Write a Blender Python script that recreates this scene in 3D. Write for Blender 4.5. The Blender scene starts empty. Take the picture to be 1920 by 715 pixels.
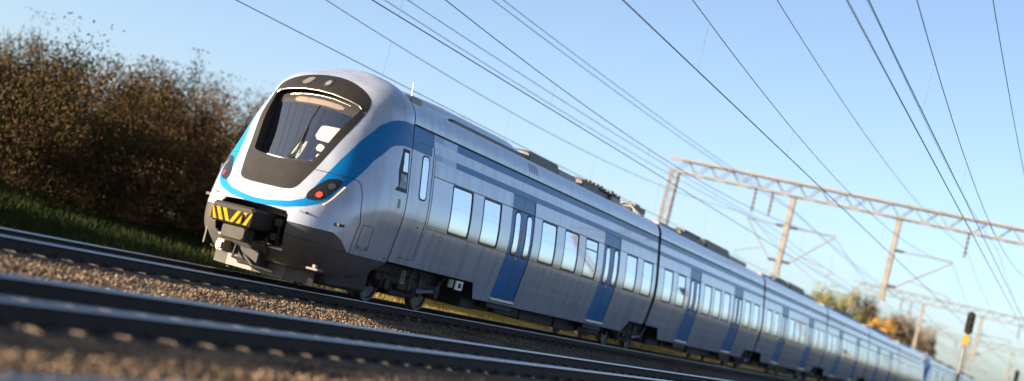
import bpy, math, random
import numpy as np
from mathutils import Vector, Matrix
from mathutils.geometry import delaunay_2d_cdt

random.seed(7)
rng = np.random.default_rng(7)
sc = bpy.context.scene
COL = sc.collection
R = math.radians

# ------------------------------------------------------------------ camera
cam_d = bpy.data.cameras.new('camera')
cam = bpy.data.objects.new('camera', cam_d)
COL.objects.link(cam)
YAW, TILT, ROLL = R(21.8515), R(3.6407), R(14.0816)
fw = Vector((-math.sin(YAW) * math.cos(TILT), math.cos(YAW) * math.cos(TILT), math.sin(TILT)))
rt = Vector((math.cos(YAW), math.sin(YAW), 0)); up = rt.cross(fw)
r2 = rt * math.cos(ROLL) + up * math.sin(ROLL); u2 = -rt * math.sin(ROLL) + up * math.cos(ROLL)
CAM = Vector((13.870, -22.987, .913))
cam.matrix_world = Matrix(((r2.x, u2.x, -fw.x, CAM.x), (r2.y, u2.y, -fw.y, CAM.y), (r2.z, u2.z, -fw.z, CAM.z), (0, 0, 0, 1)))
cam_d.sensor_width = 36; cam_d.lens = 53.164; cam_d.clip_start = .1; cam_d.clip_end = 6000
cam_d.dof.use_dof = True; cam_d.dof.focus_distance = 29.5; cam_d.dof.aperture_fstop = 0.5
sc.camera = cam

# ------------------------------------------------------------------ sky, sun, exposure
SUN_EL, SUN_AZ = R(10.5), R(225)
world = bpy.data.worlds.new('World'); sc.world = world; world.use_nodes = True
wn = world.node_tree
sky = wn.nodes.new('ShaderNodeTexSky'); sky.sky_type = 'NISHITA'; sky.sun_disc = False
sky.sun_elevation = SUN_EL; sky.sun_rotation = SUN_AZ
sky.air_density = .54; sky.dust_density = 1.75; sky.ozone_density = .7
wn.links.new(sky.outputs[0], wn.nodes['Background'].inputs[0])
wn.nodes['Background'].inputs[1].default_value = .0715
sun_d = bpy.data.lights.new('sun', 'SUN'); sun_d.energy = 5.0; sun_d.angle = R(.5); sun_d.color = (1, .80, .58)
sun = bpy.data.objects.new('sun', sun_d); COL.objects.link(sun)
sdir = Vector((math.sin(SUN_AZ) * math.cos(SUN_EL), math.cos(SUN_AZ) * math.cos(SUN_EL), math.sin(SUN_EL)))
sun.rotation_euler = sdir.to_track_quat('Z', 'Y').to_euler()
sun.location = (-40, -40, 40)
vs = sc.view_settings
vs.view_transform = 'Standard'; vs.look = 'None'; vs.gamma = 1; vs.use_curve_mapping = False
vs.exposure = 2.15

# ------------------------------------------------------------------ materials
MATS = {}
def mat(name, col, rough=.6, metal=0., spec=.5, coat=0., var=0., scale=8., bump=0., col2=None, emit=None, stretch=(1, 1, 1), bscale=None, lo=.35, hi=.65):
    if name in MATS: return MATS[name]
    m = bpy.data.materials.new(name); m.use_nodes = True
    nt = m.node_tree; b = nt.nodes['Principled BSDF']
    b.inputs['Base Color'].default_value = (*col, 1); b.inputs['Roughness'].default_value = rough
    b.inputs['Metallic'].default_value = metal; b.inputs['Specular IOR Level'].default_value = spec
    b.inputs['Coat Weight'].default_value = coat; b.inputs['Coat Roughness'].default_value = .03
    if emit:
        b.inputs['Emission Color'].default_value = (*emit[0], 1); b.inputs['Emission Strength'].default_value = emit[1]
    if col2 or var or bump:
        tc = nt.nodes.new('ShaderNodeNewGeometry'); mp = nt.nodes.new('ShaderNodeMapping')
        mp.inputs['Scale'].default_value = stretch
        nt.links.new(tc.outputs['Position'], mp.inputs[0])
        no = nt.nodes.new('ShaderNodeTexNoise'); no.inputs['Scale'].default_value = scale; no.inputs['Detail'].default_value = 6
        nt.links.new(mp.outputs[0], no.inputs['Vector'])
        if col2 or var:
            rp = nt.nodes.new('ShaderNodeValToRGB')
            c2 = col2 or tuple(c * (1 - var) for c in col)
            rp.color_ramp.elements[0].position = lo; rp.color_ramp.elements[1].position = hi
            rp.color_ramp.elements[0].color = (*c2, 1); rp.color_ramp.elements[1].color = (*col, 1)
            nt.links.new(no.outputs['Fac'], rp.inputs[0]); nt.links.new(rp.outputs[0], b.inputs['Base Color'])
        if bump:
            n2 = no
            if bscale:
                n2 = nt.nodes.new('ShaderNodeTexNoise'); n2.inputs['Scale'].default_value = bscale; n2.inputs['Detail'].default_value = 5
                nt.links.new(mp.outputs[0], n2.inputs['Vector'])
            bp = nt.nodes.new('ShaderNodeBump'); bp.inputs['Strength'].default_value = bump; bp.inputs['Distance'].default_value = .05
            nt.links.new(n2.outputs['Fac'], bp.inputs['Height']); nt.links.new(bp.outputs[0], b.inputs['Normal'])
    MATS[name] = m
    return m
PAINT = mat('silver_white_paint', (.37, .415, .505), .24, metal=.28, spec=.5, coat=.55, var=.24, scale=2.2, stretch=(1, 1.6, .35), bump=.02, bscale=.8, lo=.3, hi=.6)
BLUE = mat('blue_paint', (.002, .13, .355), .33, spec=.2, coat=.08, var=.12, scale=1.5)
BLUEPALE = mat('pale_blue_paint', (.22, .34, .55), .25, spec=.6, coat=.5)
BLACKP = mat('black_mask_paint', (.0125, .0128, .0135), .6, spec=.2, var=.25, scale=6)
SKIRT = mat('grey_skirt_paint', (.055, .056, .060), .5, spec=.35, col2=(.045, .042, .038), scale=2.5, var=.3)
RUBBER = mat('black_rubber', (.012, .012, .013), .6)
SEAM = mat('dark_seam', (.01, .011, .014), .8)  # plain near-black for panel joints, gutters, band lines and latches
DARK = mat('undergear_dark', (.022, .021, .02), .75, var=.5, scale=5)
DARK2 = mat('undergear_grime', (.028, .025, .022), .8, var=.5, scale=7)
STEEL = mat('polished_steel', (.55, .56, .58), .18, metal=1, var=.1, scale=4)
GALV = mat('galvanised_steel', (.125, .122, .118), .7, var=.25, scale=2.5)
WHEELM = mat('wheel_steel', (.075, .072, .07), .5, metal=.4, var=.4, scale=9)
PANE = mat('coated_window_glass', (.64, .69, .75), .03, metal=.9, spec=.7)
BANDM = mat('window_band_panel', (.36, .40, .47), .14, metal=.35, spec=.6, coat=.7)
GREYD = mat('roof_dark_grey', (.07, .072, .075), .5, var=.4, scale=3)
GREYM = mat('roof_mid_grey', (.20, .205, .21), .45, var=.3, scale=3)
SILV = mat('roof_silver', (.55, .56, .57), .22, metal=.8, var=.15, scale=3)
YEL = mat('warning_yellow', (.30, .20, .008), .9, spec=.05, var=.25, scale=14)
WHITEP = mat('white_paint', (.75, .75, .74), .45)
REDP = mat('red_sticker', (.55, .03, .03), .4)
CREAM = mat('cab_cream_panel', (.78, .72, .60), .6)
CABG = mat('cab_grey', (.13, .145, .16), .8)
CABD = mat('cab_dark', (.03, .03, .035), .7)
SEATM = mat('seat_fabric', (.30, .32, .28), .9)
REDL = mat('red_tail_lamp', (.6, .02, .01), .2, emit=((1, .035, .012), .8))
REDO = mat('red_lens_unlit', (.30, .012, .01), .15, spec=.7)
CLEARL = mat('clear_lens', (.22, .23, .25), .12, metal=.4)
LAMPH = mat('lamp_housing', (.014, .015, .018), .2, spec=.4)
RAILR = mat('rusty_rail_side', (.026, .019, .015), .85, col2=(.014, .011, .009), scale=6)
RAILT = mat('rail_head_polished', (.36, .37, .40), .30, metal=1, var=.15, scale=3, stretch=(1, .05, 1))
CONC = mat('concrete_sleeper', (.085, .068, .05), .9, col2=(.045, .036, .027), scale=5, bump=.2)
BALL = mat('ballast', (.15, .102, .06), .95, col2=(.042, .03, .019), scale=16, bump=1., bscale=22, lo=.3, hi=.72)
STONE = mat('ballast_stone', (.20, .138, .083), .9, col2=(.04, .028, .019), scale=2.2, stretch=(3, .35, 1), lo=.36, hi=.64)
GROUND = mat('dry_field', (.20, .165, .085), .95, col2=(.085, .09, .035), scale=.05, bump=.3, bscale=2)
VERGE = mat('grass_verge_soil', (.03, .036, .013), .95, spec=.1, col2=(.015, .017, .008), scale=.7, bump=.4, bscale=6)
GRASSG = mat('green_grass', (.018, .026, .008), .9, spec=.05, col2=(.009, .014, .005), scale=.6)
GRASSY = mat('straw_grass', (.24, .18, .05), .9, spec=.1, col2=(.10, .085, .025), scale=1.2)
WOODL = mat('brown_twigs', (.068, .043, .020), .95, spec=.05, col2=(.032, .021, .011), scale=.45)
WOODG = mat('olive_scrub', (.042, .038, .014), .95, spec=.05, col2=(.02, .019, .008), scale=.5)
BARK = mat('bark', (.09, .065, .045), .9, col2=(.04, .03, .022), scale=6)
OLIVE = mat('olive_leaves', (.12, .115, .022), .8, col2=(.06, .062, .014), scale=.6)
BROWNL = mat('brown_leaves', (.15, .095, .042), .85, col2=(.065, .045, .024), scale=.6)
GOLDL = mat('golden_leaves', (.46, .25, .02), .8, col2=(.17, .10, .02), scale=.7)
DARKL = mat('dark_needles', (.022, .030, .018), .85, col2=(.010, .014, .010), scale=.6)
WIREM = mat('copper_wire', (.13, .18, .28), .5, metal=.2)
INSUL = mat('brown_insulator', (.07, .048, .036), .4)
SIGB = mat('signal_black', (.012, .012, .012), .9, spec=.1)
SIGR = mat('signal_red_lamp', (.6, .03, .02), .3, emit=((1, .04, .02), .7))
SIGY = mat('signal_yellow_plate', (.34, .15, .01), .8, spec=.1)

def glass_mat():
    m = bpy.data.materials.new('windscreen_glass'); m.use_nodes = True; nt = m.node_tree
    nt.nodes.remove(nt.nodes['Principled BSDF'])
    tr = nt.nodes.new('ShaderNodeBsdfTransparent'); tr.inputs[0].default_value = (.72, .76, .78, 1)
    gl = nt.nodes.new('ShaderNodeBsdfGlossy'); gl.inputs['Roughness'].default_value = .02; gl.inputs[0].default_value = (.95, .97, 1, 1)
    lw = nt.nodes.new('ShaderNodeLayerWeight'); lw.inputs[0].default_value = .5
    pw = nt.nodes.new('ShaderNodeMath'); pw.operation = 'POWER'; pw.inputs[1].default_value = 3; nt.links.new(lw.outputs['Facing'], pw.inputs[0])
    fr = nt.nodes.new('ShaderNodeMath'); fr.operation = 'MULTIPLY_ADD'; fr.inputs[1].default_value = .6; fr.inputs[2].default_value = .22; nt.links.new(pw.outputs[0], fr.inputs[0])
    mx = nt.nodes.new('ShaderNodeMixShader')
    nt.links.new(fr.outputs[0], mx.inputs[0]); nt.links.new(tr.outputs[0], mx.inputs[1]); nt.links.new(gl.outputs[0], mx.inputs[2])
    nt.links.new(mx.outputs[0], nt.nodes['Material Output'].inputs[0])
    return m
GLASS = glass_mat()

# ------------------------------------------------------------------ object helpers
def link(name, me, m=None, parent=None):
    o = bpy.data.objects.new(name, me); COL.objects.link(o)
    if m is not None: me.materials.append(m)
    o.parent = parent
    return o
def meshobj(name, V, F, m, parent=None, smooth=False):
    me = bpy.data.meshes.new(name)
    me.from_pydata([tuple(map(float, v)) for v in V], [], [tuple(map(int, f)) for f in F]); me.update()
    if smooth: me.polygons.foreach_set('use_smooth', [True] * len(me.polygons))
    return link(name, me, m, parent)
def empty(name, loc=(0, 0, 0), rz=0.):
    o = bpy.data.objects.new(name, None); COL.objects.link(o); o.location = loc; o.rotation_euler = (0, 0, rz)
    o.empty_display_size = .3
    return o
def tag(o, label=None, cat=None, group=None, kind=None):
    if label: o['label'] = label
    if cat: o['category'] = cat
    if group: o['group'] = group
    if kind: o['kind'] = kind
    return o
CHILDREN = {}
def copy_tree(o, parent=None, skip=()):
    c = o.copy(); COL.objects.link(c); c.parent = parent
    for ch in list(o.children):
        if ch.name.split('.')[0] in skip or ch.get('_skip') : continue
        copy_tree(ch, c, skip)
    return c

class MB:
    def __init__(s): s.V = []; s.F = []
    def add(s, V, F):
        n = len(s.V); s.V += [tuple(v) for v in V]; s.F += [tuple(i + n for i in f) for f in F]; return s
    def box(s, x0, x1, y0, y1, z0, z1, b=0.):
        if b <= 0:
            V = [(x, y, z) for x in (x0, x1) for y in (y0, y1) for z in (z0, z1)]
            return s.add(V, [(0, 1, 3, 2), (4, 6, 7, 5), (0, 4, 5, 1), (2, 3, 7, 6), (0, 2, 6, 4), (1, 5, 7, 3)])
        # chamfered in the xz section, extruded along y with chamfered ends
        sec = [(x0 + b, z0), (x1 - b, z0), (x1, z0 + b), (x1, z1 - b), (x1 - b, z1), (x0 + b, z1), (x0, z1 - b), (x0, z0 + b)]
        cx, cz = (x0 + x1) / 2, (z0 + z1) / 2
        rings = []
        for y, k in ((y0, 1), (y0 + b, 0), (y1 - b, 0), (y1, 1)):
            rings.append([(x + (cx - x) / max(abs(cx - x), 1e-6) * b * k * .7, y, z + (cz - z) / max(abs(cz - z), 1e-6) * b * k * .7) for x, z in sec])
        V = [p for r in rings for p in r]; F = []
        for i in range(3):
            for j in range(8): F.append((i * 8 + j, i * 8 + (j + 1) % 8, (i + 1) * 8 + (j + 1) % 8, (i + 1) * 8 + j))
        F.append(tuple(range(7, -1, -1))); F.append(tuple(range(24, 32)))
        return s.add(V, F)
    def tube(s, pts, r, n=8, caps=True):
        pts = [Vector(p) for p in pts]; rr = r if isinstance(r, (list, tuple)) else [r] * len(pts)
        V = []; prev = None
        for i, p in enumerate(pts):
            d = (pts[min(i + 1, len(pts) - 1)] - pts[max(i - 1, 0)]).normalized()
            a = Vector((0, 0, 1)) if abs(d.z) < .9 else Vector((1, 0, 0))
            if prev is not None: a = prev
            e1 = (a - d * a.dot(d)).normalized(); e2 = d.cross(e1); prev = e1
            for k in range(n):
                t = 2 * math.pi * k / n; V.append(p + (e1 * math.cos(t) + e2 * math.sin(t)) * rr[i])
        F = [(i * n + k, i * n + (k + 1) % n, (i + 1) * n + (k + 1) % n, (i + 1) * n + k) for i in range(len(pts) - 1) for k in range(n)]
        if caps: F += [tuple(range(n - 1, -1, -1)), tuple(range((len(pts) - 1) * n, len(pts) * n))]
        return s.add(V, F)
    def lathe(s, prof, org, axis='x', n=28):          # prof: (radius, along)
        V = []
        for r, a in prof:
            for k in range(n):
                t = 2 * math.pi * k / n; u, v = r * math.cos(t), r * math.sin(t)
                p = {'x': (a, u, v), 'y': (u, a, v), 'z': (u, v, a)}[axis]
                V.append((org[0] + p[0], org[1] + p[1], org[2] + p[2]))
        F = [(i * n + k, i * n + (k + 1) % n, (i + 1) * n + (k + 1) % n, (i + 1) * n + k) for i in range(len(prof) - 1) for k in range(n)]
        F += [tuple(range(n - 1, -1, -1)), tuple(range((len(prof) - 1) * n, len(prof) * n))]
        return s.add(V, F)
    def build(s, name, m, parent=None, smooth=False): return meshobj(name, s.V, s.F, m, parent, smooth)

# ------------------------------------------------------------------ train shape: cross-section and nose surface
Yj = 2.55                                             # cab joint, metres behind the nose tip
ZT, RP, RQ, N0, N1 = 4.2734, 2.1716, 1.7569, 3.2164, 2.4060
KZ = np.array([.45, 1.0, 1.5, 1.9, 2.4, 2.9, 3.3, 3.6, 3.85, ZT])
KY = np.array([.0079, -.0634, .0925, .2950, .5454, .7481, .9988, 1.2015, 1.4734, 2.4793])
WZ = np.array([.3, .518, 1.2, 1.79, 2.7, 3.482]); WX = np.array([1.44, 1.476, 1.572, 1.63, 1.52, 1.378])
def pchip(xk, yk, x):
    h = np.diff(xk); d = np.diff(yk) / h; m = np.zeros_like(yk)
    for i in range(1, len(xk) - 1):
        if d[i - 1] * d[i] > 0:
            w1 = 2 * h[i] + h[i - 1]; w2 = h[i] + 2 * h[i - 1]; m[i] = (w1 + w2) / (w1 / d[i - 1] + w2 / d[i])
    m[0] = d[0]; m[-1] = d[-1]
    i = np.clip(np.searchsorted(xk, x) - 1, 0, len(xk) - 2); s = (x - xk[i]) / h[i]
    return ((1 + 2 * s) * (1 - s) ** 2) * yk[i] + s * (1 - s) ** 2 * h[i] * m[i] + s * s * (3 - 2 * s) * yk[i + 1] + s * s * (s - 1) * h[i] * m[i + 1]
def Wf(z):
    z = np.asarray(z, float)
    base = pchip(WZ, WX, np.clip(z, .3, 3.482)); s = np.clip((z - 3.482) / (ZT - 3.482), 0, 1)
    return np.where(z > 3.482, 1.378 * np.clip(1 - s ** RP, 0, 1) ** (1 / RQ), base)
def nose_par(z):
    d = np.clip(.9 - z, 0, None)
    yc = pchip(KZ, KY, np.clip(z, .45, ZT)) + 1.0 * d ** 2
    w = Wf(z) - .25 * d ** 2
    n = N0 + (N1 - N0) * np.clip((z - .5) / 3.5, 0, 1)
    return w, yc, n
US, VS = 1.7, .9
def v2z(v): return np.where(v > 3.482, 3.482 + (ZT - 3.482) * np.sin(np.clip((v - 3.482) / VS, 0, math.pi / 2)), v)
def z2v(z): return np.where(z > 3.482, 3.482 + VS * np.arcsin(np.clip((z - 3.482) / (ZT - 3.482), 0, 1)), z)
def nose(u, v):
    psi = np.asarray(u, float) / US; z = v2z(np.asarray(v, float)); w, yc, n = nose_par(z)
    s, c = np.abs(np.sin(psi)), np.abs(np.cos(psi))
    rho = (s ** n + c ** n) ** (-1 / n)
    return np.stack([w * rho * np.sin(psi), Yj - (Yj - yc) * rho * c, z + 0 * psi], -1)
def px(x, z):                                          # a nose point given by x, z
    w, yc, n = nose_par(np.array(float(z))); t = min(abs(x) / float(w), 1.); q = max(1 - t ** float(n), 0) ** (1 / float(n))
    return (math.copysign(math.atan2(t, q), x) * US, float(z2v(np.array(float(z)))))
def py(y, z, side=1):                                  # a nose point given by y, z
    w, yc, n = nose_par(np.array(float(z))); q = min(max((Yj - y) / (Yj - float(yc)), 0), 1); t = max(1 - q ** float(n), 0) ** (1 / float(n))
    return (side * math.atan2(t, q) * US, float(z2v(np.array(float(z)))))
def side_map(u, v, sx=1):
    u = np.asarray(u, float); v = np.asarray(v, float)
    return np.stack([sx * Wf(v) + 0 * u, u + 0 * v, v + 0 * u], -1)

def resample(loop, step, closed=True):
    P = np.array(loop, float); out = []
    n = len(P)
    for i in range(n if closed else n - 1):
        a, b = P[i], P[(i + 1) % n]; k = max(1, int(math.ceil(np.linalg.norm(b - a) / step)))
        for j in range(k): out.append(a + (b - a) * j / k)
    if not closed: out.append(P[-1])
    return np.array(out)
def smooth_loop(loop, it=1, closed=True):              # Chaikin corner cutting
    P = [np.array(p, float) for p in loop]
    for _ in range(it):
        Q = []
        n = len(P)
        if not closed: Q.append(P[0])
        for i in range(n if closed else n - 1):
            a, b = P[i], P[(i + 1) % n]; Q += [a * .75 + b * .25, a * .25 + b * .75]
        if not closed: Q.append(P[-1])
        P = Q
    return [tuple(p) for p in P]
def inside(pts, loop):
    x, y = pts[:, 0], pts[:, 1]; r = np.zeros(len(pts), bool); n = len(loop)
    for i in range(n):
        x0, y0 = loop[i]; x1, y1 = loop[(i + 1) % n]
        if y0 == y1: continue
        c = ((y0 > y) != (y1 > y)) & (x < (x1 - x0) * (y - y0) / (y1 - y0) + x0)
        r ^= c
    return r
def dist_loop(pts, loop):
    A = np.array(loop); B = np.roll(A, -1, 0); best = np.full(len(pts), 1e9)
    for a, b in zip(A, B):
        d = b - a; L = d @ d + 1e-12; t = np.clip(((pts - a) @ d) / L, 0, 1)
        best = np.minimum(best, np.linalg.norm(pts - (a + t[:, None] * d), axis=1))
    return best
def normals(f, U, V):
    e = 1e-3
    n = np.cross(f(U + e, V) - f(U - e, V), f(U, V + e) - f(U, V - e))
    return n / np.maximum(np.linalg.norm(n, axis=-1, keepdims=True), 1e-9)
def patch(name, loop, f, m, parent=None, off=0., thick=0., step=.06, holes=(), flip=False, smooth=True):
    """a panel cut out of the surface f(u, v): outline loop, optional holes, lifted by off along the normal, with a rim"""
    loops = [resample(loop, step)] + [resample(h, step) for h in holes]
    pts = np.concatenate(loops); edges = []; k = 0
    for L in loops:
        n = len(L); edges += [(k + i, k + (i + 1) % n) for i in range(n)]; k += n
    lo, hi = loops[0].min(0), loops[0].max(0)
    gx, gy = np.meshgrid(np.arange(lo[0] + step / 2, hi[0], step), np.arange(lo[1] + step / 2, hi[1], step))
    G = np.stack([gx.ravel(), gy.ravel()], 1)
    if len(G):
        ok = inside(G, loops[0])
        for h in loops[1:]: ok &= ~inside(G, h)
        G = G[ok]
        for L in loops: G = G[dist_loop(G, L) > step * .4] if len(G) else G
        pts = np.concatenate([pts, G])
    r = delaunay_2d_cdt([Vector(p) for p in pts], edges, [], 0, 1e-6)
    P2 = np.array([tuple(v) for v in r[0]]); F = [tuple(x) for x in r[2]]
    cen = np.array([P2[list(x)].mean(0) for x in F]); keep = inside(cen, loops[0])
    for h in loops[1:]: keep &= ~inside(cen, h)
    F = [x for x, k_ in zip(F, keep) if k_]
    n = normals(f, P2[:, 0], P2[:, 1]); base = f(P2[:, 0], P2[:, 1])
    sgn = -1 if flip else 1
    V = list(base + n * sgn * off)
    if flip: F = [t[::-1] for t in F]
    nf = len(F)
    if thick > 0:
        cnt = {}
        for t in F:
            for i in range(len(t)):
                a, b = t[i], t[(i + 1) % len(t)]; cnt[(a, b)] = 1
        be = [e for e in cnt if (e[1], e[0]) not in cnt]
        for a, b in be:
            k = len(V); pa, pb = V[a], V[b]
            V += [pa, pb, pb - n[b] * sgn * thick, pa - n[a] * sgn * thick]
            F.append((k + 1, k, k + 3, k + 2))
    me = bpy.data.meshes.new(name); me.from_pydata([tuple(map(float, v)) for v in V], [], F); me.update()
    me.polygons.foreach_set('use_smooth', [bool(smooth and i < nf) for i in range(len(F))])
    return link(name, me, m, parent)
def ribbon(name, pts, f, width, m, parent=None, off=.004, step=.04, mb=None):
    P = resample(pts, step, closed=False); S = f(P[:, 0], P[:, 1]); n = normals(f, P[:, 0], P[:, 1])
    if S[:, 0].mean() < 0 and n[:, 0].mean() > 0: n = -n
    t = np.gradient(S, axis=0); t /= np.maximum(np.linalg.norm(t, axis=1, keepdims=True), 1e-9)
    sd = np.cross(n, t) * width / 2; C = S + n * off
    V = list(C - sd) + list(C + sd); k = len(P)
    F = [(i, i + 1, k + i + 1, k + i) for i in range(k - 1)]
    V2 = V + list(C - sd * 1.0 - n * off * .9) + list(C + sd * 1.0 - n * off * .9)
    F += [(i + 2 * k, i + 1 + 2 * k, i + 1, i) for i in range(k - 1)] + [(k + i, k + i + 1, 3 * k + i + 1, 3 * k + i) for i in range(k - 1)]
    if mb is not None: mb.add(V2, F); return None
    return meshobj(name, V2, F, m, parent)
def rrect(y0, y1, z0, z1, r, n=4):
    out = []
    for cy, cz, a0 in ((y1 - r, z0 + r, -90), (y1 - r, z1 - r, 0), (y0 + r, z1 - r, 90), (y0 + r, z0 + r, 180)):
        for i in range(n + 1):
            a = R(a0 + 90 * i / n); out.append((cy + r * math.cos(a), cz + r * math.sin(a)))
    return out
def circle(cx, cy, r, n=20): return [(cx + r * math.cos(2 * math.pi * i / n), cy + r * math.sin(2 * math.pi * i / n)) for i in range(n)]
def mirror_u(pts): return [(-u, v) for u, v in pts]

# ------------------------------------------------------------------ setting: ground, verge, ballast, tracks
def sheet(name, xs, zs, y0, y1, m, ny=40, kind='structure', jit=0.):
    ys = np.linspace(y0, y1, ny); V = []; F = []
    for y in ys:
        for x, z in zip(xs, zs): V.append((x, y, z + (random.uniform(-jit, jit) if jit else 0)))
    n = len(xs)
    for i in range(ny - 1):
        for j in range(n - 1): F.append((i * n + j, i * n + j + 1, (i + 1) * n + j + 1, (i + 1) * n + j))
    o = meshobj(name, V, F, m, smooth=True); o['kind'] = kind
    return o
sheet('ground', [-2500, -800, -200, -60, 40, 120, 400, 2500], [-.9] * 8, -2500, 3500, GROUND, 24)
TR = [0., 6.15, 10.3]
vx = [-60, -44, -34, -26, -20, -15, -10, -7, -5, -3.6]
sheet('verge', vx, [-.85, .3, .4, .2, -.05, -.35, -.55, -.62, -.62, -.7], -60, 330, VERGE, 120, jit=.04)
bx_ = [-3.7, -2.4, -1.6, -1.3, -.75, 0, .75, 1.3, 1.7, 2.6, 3.6, 4.4, 4.9, 5.4, 6.15, 6.9, 7.4, 7.9, 8.3, 8.8, 9.2, 9.6, 10.3, 11, 11.6, 12.2, 13.4, 14.6]
bz_ = [-.88, -.40, -.22, -.20, -.21, -.215, -.21, -.20, -.22, -.33, -.33, -.23, -.20, -.21, -.215, -.21, -.20, -.25, -.28, -.25, -.20, -.21, -.215, -.21, -.2, -.32, -.8, -.93]
sheet('ballast_bed', bx_, bz_, -60, 330, BALL, 200, jit=.012)
def bed_z(x): return np.interp(x, bx_, bz_)

def stones(name, n, x0, x1, y0, y1, smin, smax, label):
    X = rng.uniform(x0, x1, n); Y = y0 + (y1 - y0) * rng.random(n) ** 1.25; Z = bed_z(X) + rng.uniform(-.012, .02, n)
    S = rng.uniform(smin, smax, n)
    oct_ = np.array([(1, 0, 0), (-1, 0, 0), (0, 1, 0), (0, -1, 0), (0, 0, 1), (0, 0, -1)], float)
    fc = np.array([(0, 2, 4), (2, 1, 4), (1, 3, 4), (3, 0, 4), (2, 0, 5), (1, 2, 5), (3, 1, 5), (0, 3, 5)])
    V = oct_[None] * rng.uniform(.55, 1.1, (n, 6, 1))
    a = rng.uniform(0, 6.28, n); ca, sa = np.cos(a)[:, None], np.sin(a)[:, None]
    b = rng.uniform(-.9, .9, n); cb, sb = np.cos(b)[:, None], np.sin(b)[:, None]
    x, y, z = V[..., 0], V[..., 1], V[..., 2]
    x, z = x * cb - z * sb, x * sb + z * cb
    x, y = x * ca - y * sa, x * sa + y * ca
    V = np.stack([x, y, z * .8], -1) * S[:, None, None] + np.stack([X, Y, Z], -1)[:, None]
    F = (fc[None] + (np.arange(n) * 6)[:, None, None]).reshape(-1, 3)
    me = bpy.data.meshes.new(name); me.vertices.add(n * 6); me.vertices.foreach_set('co', V.reshape(-1))
    me.loops.add(len(F) * 3); me.loops.foreach_set('vertex_index', F.reshape(-1))
    me.polygons.add(len(F)); me.polygons.foreach_set('loop_start', np.arange(len(F)) * 3); me.update(); me.validate()
    return tag(link(name, me, STONE), label, 'ballast', kind='stuff')
stones('ballast_stones', 30000, -2.6, 13.4, -19, 30, .018, .042, 'loose grey brown ballast stones around the sleepers')
stones('ballast_heap', 26000, 7.3, 9.4, -18, 4, .016, .04, 'brown ballast between the middle and the nearest track')
stones('ballast_strip', 26000, 1.3, 5.0, -14, 10, .016, .04, 'sunlit brown ballast strip in front of the train')

RAILP = [(-.075, -.172), (.075, -.172), (.075, -.160), (.012, -.135), (.010, -.045), (.036, -.035), (.036, -.006), (.030, 0), (-.030, 0), (-.036, -.006), (-.036, -.035), (-.010, -.045), (-.012, -.135), (-.075, -.160)]
def make_track(xc, label, nearN):
    t = empty('railway_track', (xc, 0, 0)); tag(t, label, 'railway track', 'railway tracks')
    yr = [-60, 330]
    for s in (-1, 1):
        V = [(s * .755 + x, y, z) for y in yr for x, z in RAILP]; n = len(RAILP)
        F = [(j, (j + 1) % n, n + (j + 1) % n, n + j) for j in range(n)] + [tuple(range(n - 1, -1, -1)), tuple(range(n, 2 * n))]
        r = meshobj('rail', V, F, RAILR, t)
        x = s * .755
        hs = [(-.0385, -.016), (-.0375, -.009), (-.034, -.002), (-.027, .0025), (-.014, .0045), (.014, .0045), (.027, .0025), (.034, -.002), (.0375, -.009), (.0385, -.016)]; k = len(hs)
        V = [(x + a, y, z) for y in yr for a, z in hs]
        meshobj('running_surface', V, [(i, i + 1, k + i + 1, k + i) for i in range(k - 1)], RAILT, r, smooth=True)
    def slp(mb, y): mb.box(-1.25, 1.25, y - .13, y + .13, -.40, -.174, .03)
    m0 = MB(); slp(m0, 0); first = m0.build('sleeper', CONC, t); y = -19.8; first.location = (0, y, 0)
    clip = MB()
    for k in range(1, nearN):
        y += .6; c = first.copy(); COL.objects.link(c); c.parent = t; c.location = (0, y, 0); c.rotation_euler = (0, 0, random.uniform(-.012, .012))
    for k in range(nearN):
        yy = -19.8 + .6 * k
        for s in (-1, 1):
            for q in (-1, 1): clip.box(s * .755 + q * .095 - .035, s * .755 + q * .095 + .035, yy - .05, yy + .05, -.176, -.135)
    tag(clip.build('rail_clips', RAILR, t), kind='stuff')
    far = MB()
    y += .6
    while y < 120: far.box(-1.25, 1.25, y - .13, y + .13, -.40, -.174); y += .6
    tag(far.build('far_sleepers', CONC, t), kind='stuff')
    return t
make_track(TR[0], 'track under the train, farthest of the three tracks', 80)
make_track(TR[1], 'middle track with the shining blue rail in front of the train', 80)
make_track(TR[2], 'nearest track, only one rail showing at the bottom left corner', 50)

def blades(name, regions, m, h0, h1, wd, label):
    Vs = []
    for x0, x1, y0, y1, n in regions:
        X = rng.uniform(x0, x1, n); Y = rng.uniform(y0, y1, n); Z = np.interp(X, vx, [-.85, .3, .4, .2, -.05, -.35, -.55, -.62, -.62, -.7])
        a = rng.uniform(0, math.pi, n); h = rng.uniform(h0, h1, n); dx, dy = np.cos(a) * wd, np.sin(a) * wd
        lx, ly = rng.normal(0, .3, n) * h, rng.normal(0, .3, n) * h
        Vs.append(np.stack([np.stack([X - dx, Y - dy, Z], -1), np.stack([X + dx, Y + dy, Z], -1), np.stack([X + lx, Y + ly, Z + h], -1)], 1))
    V = np.concatenate(Vs).reshape(-1, 3); n = len(V) // 3
    me = bpy.data.meshes.new(name); me.vertices.add(n * 3); me.vertices.foreach_set('co', V.reshape(-1))
    me.loops.add(n * 3); me.loops.foreach_set('vertex_index', np.arange(n * 3))
    me.polygons.add(n); me.polygons.foreach_set('loop_start', np.arange(n) * 3); me.update()
    return tag(link(name, me, m), label, 'grass', kind='stuff')
blades('green_grass', [(-20, -3.6, -8, 18, 26000), (-24, -4, 18, 60, 12000)], GRASSG, .12, .34, .035, 'short green grass on the verge behind the train')
blades('straw_grass', [(-13, -3.9, 19, 42, 16000), (-16, -5, 42, 90, 5000)], GRASSY, .15, .42, .03, 'dry yellow grass seen under the train')

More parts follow.
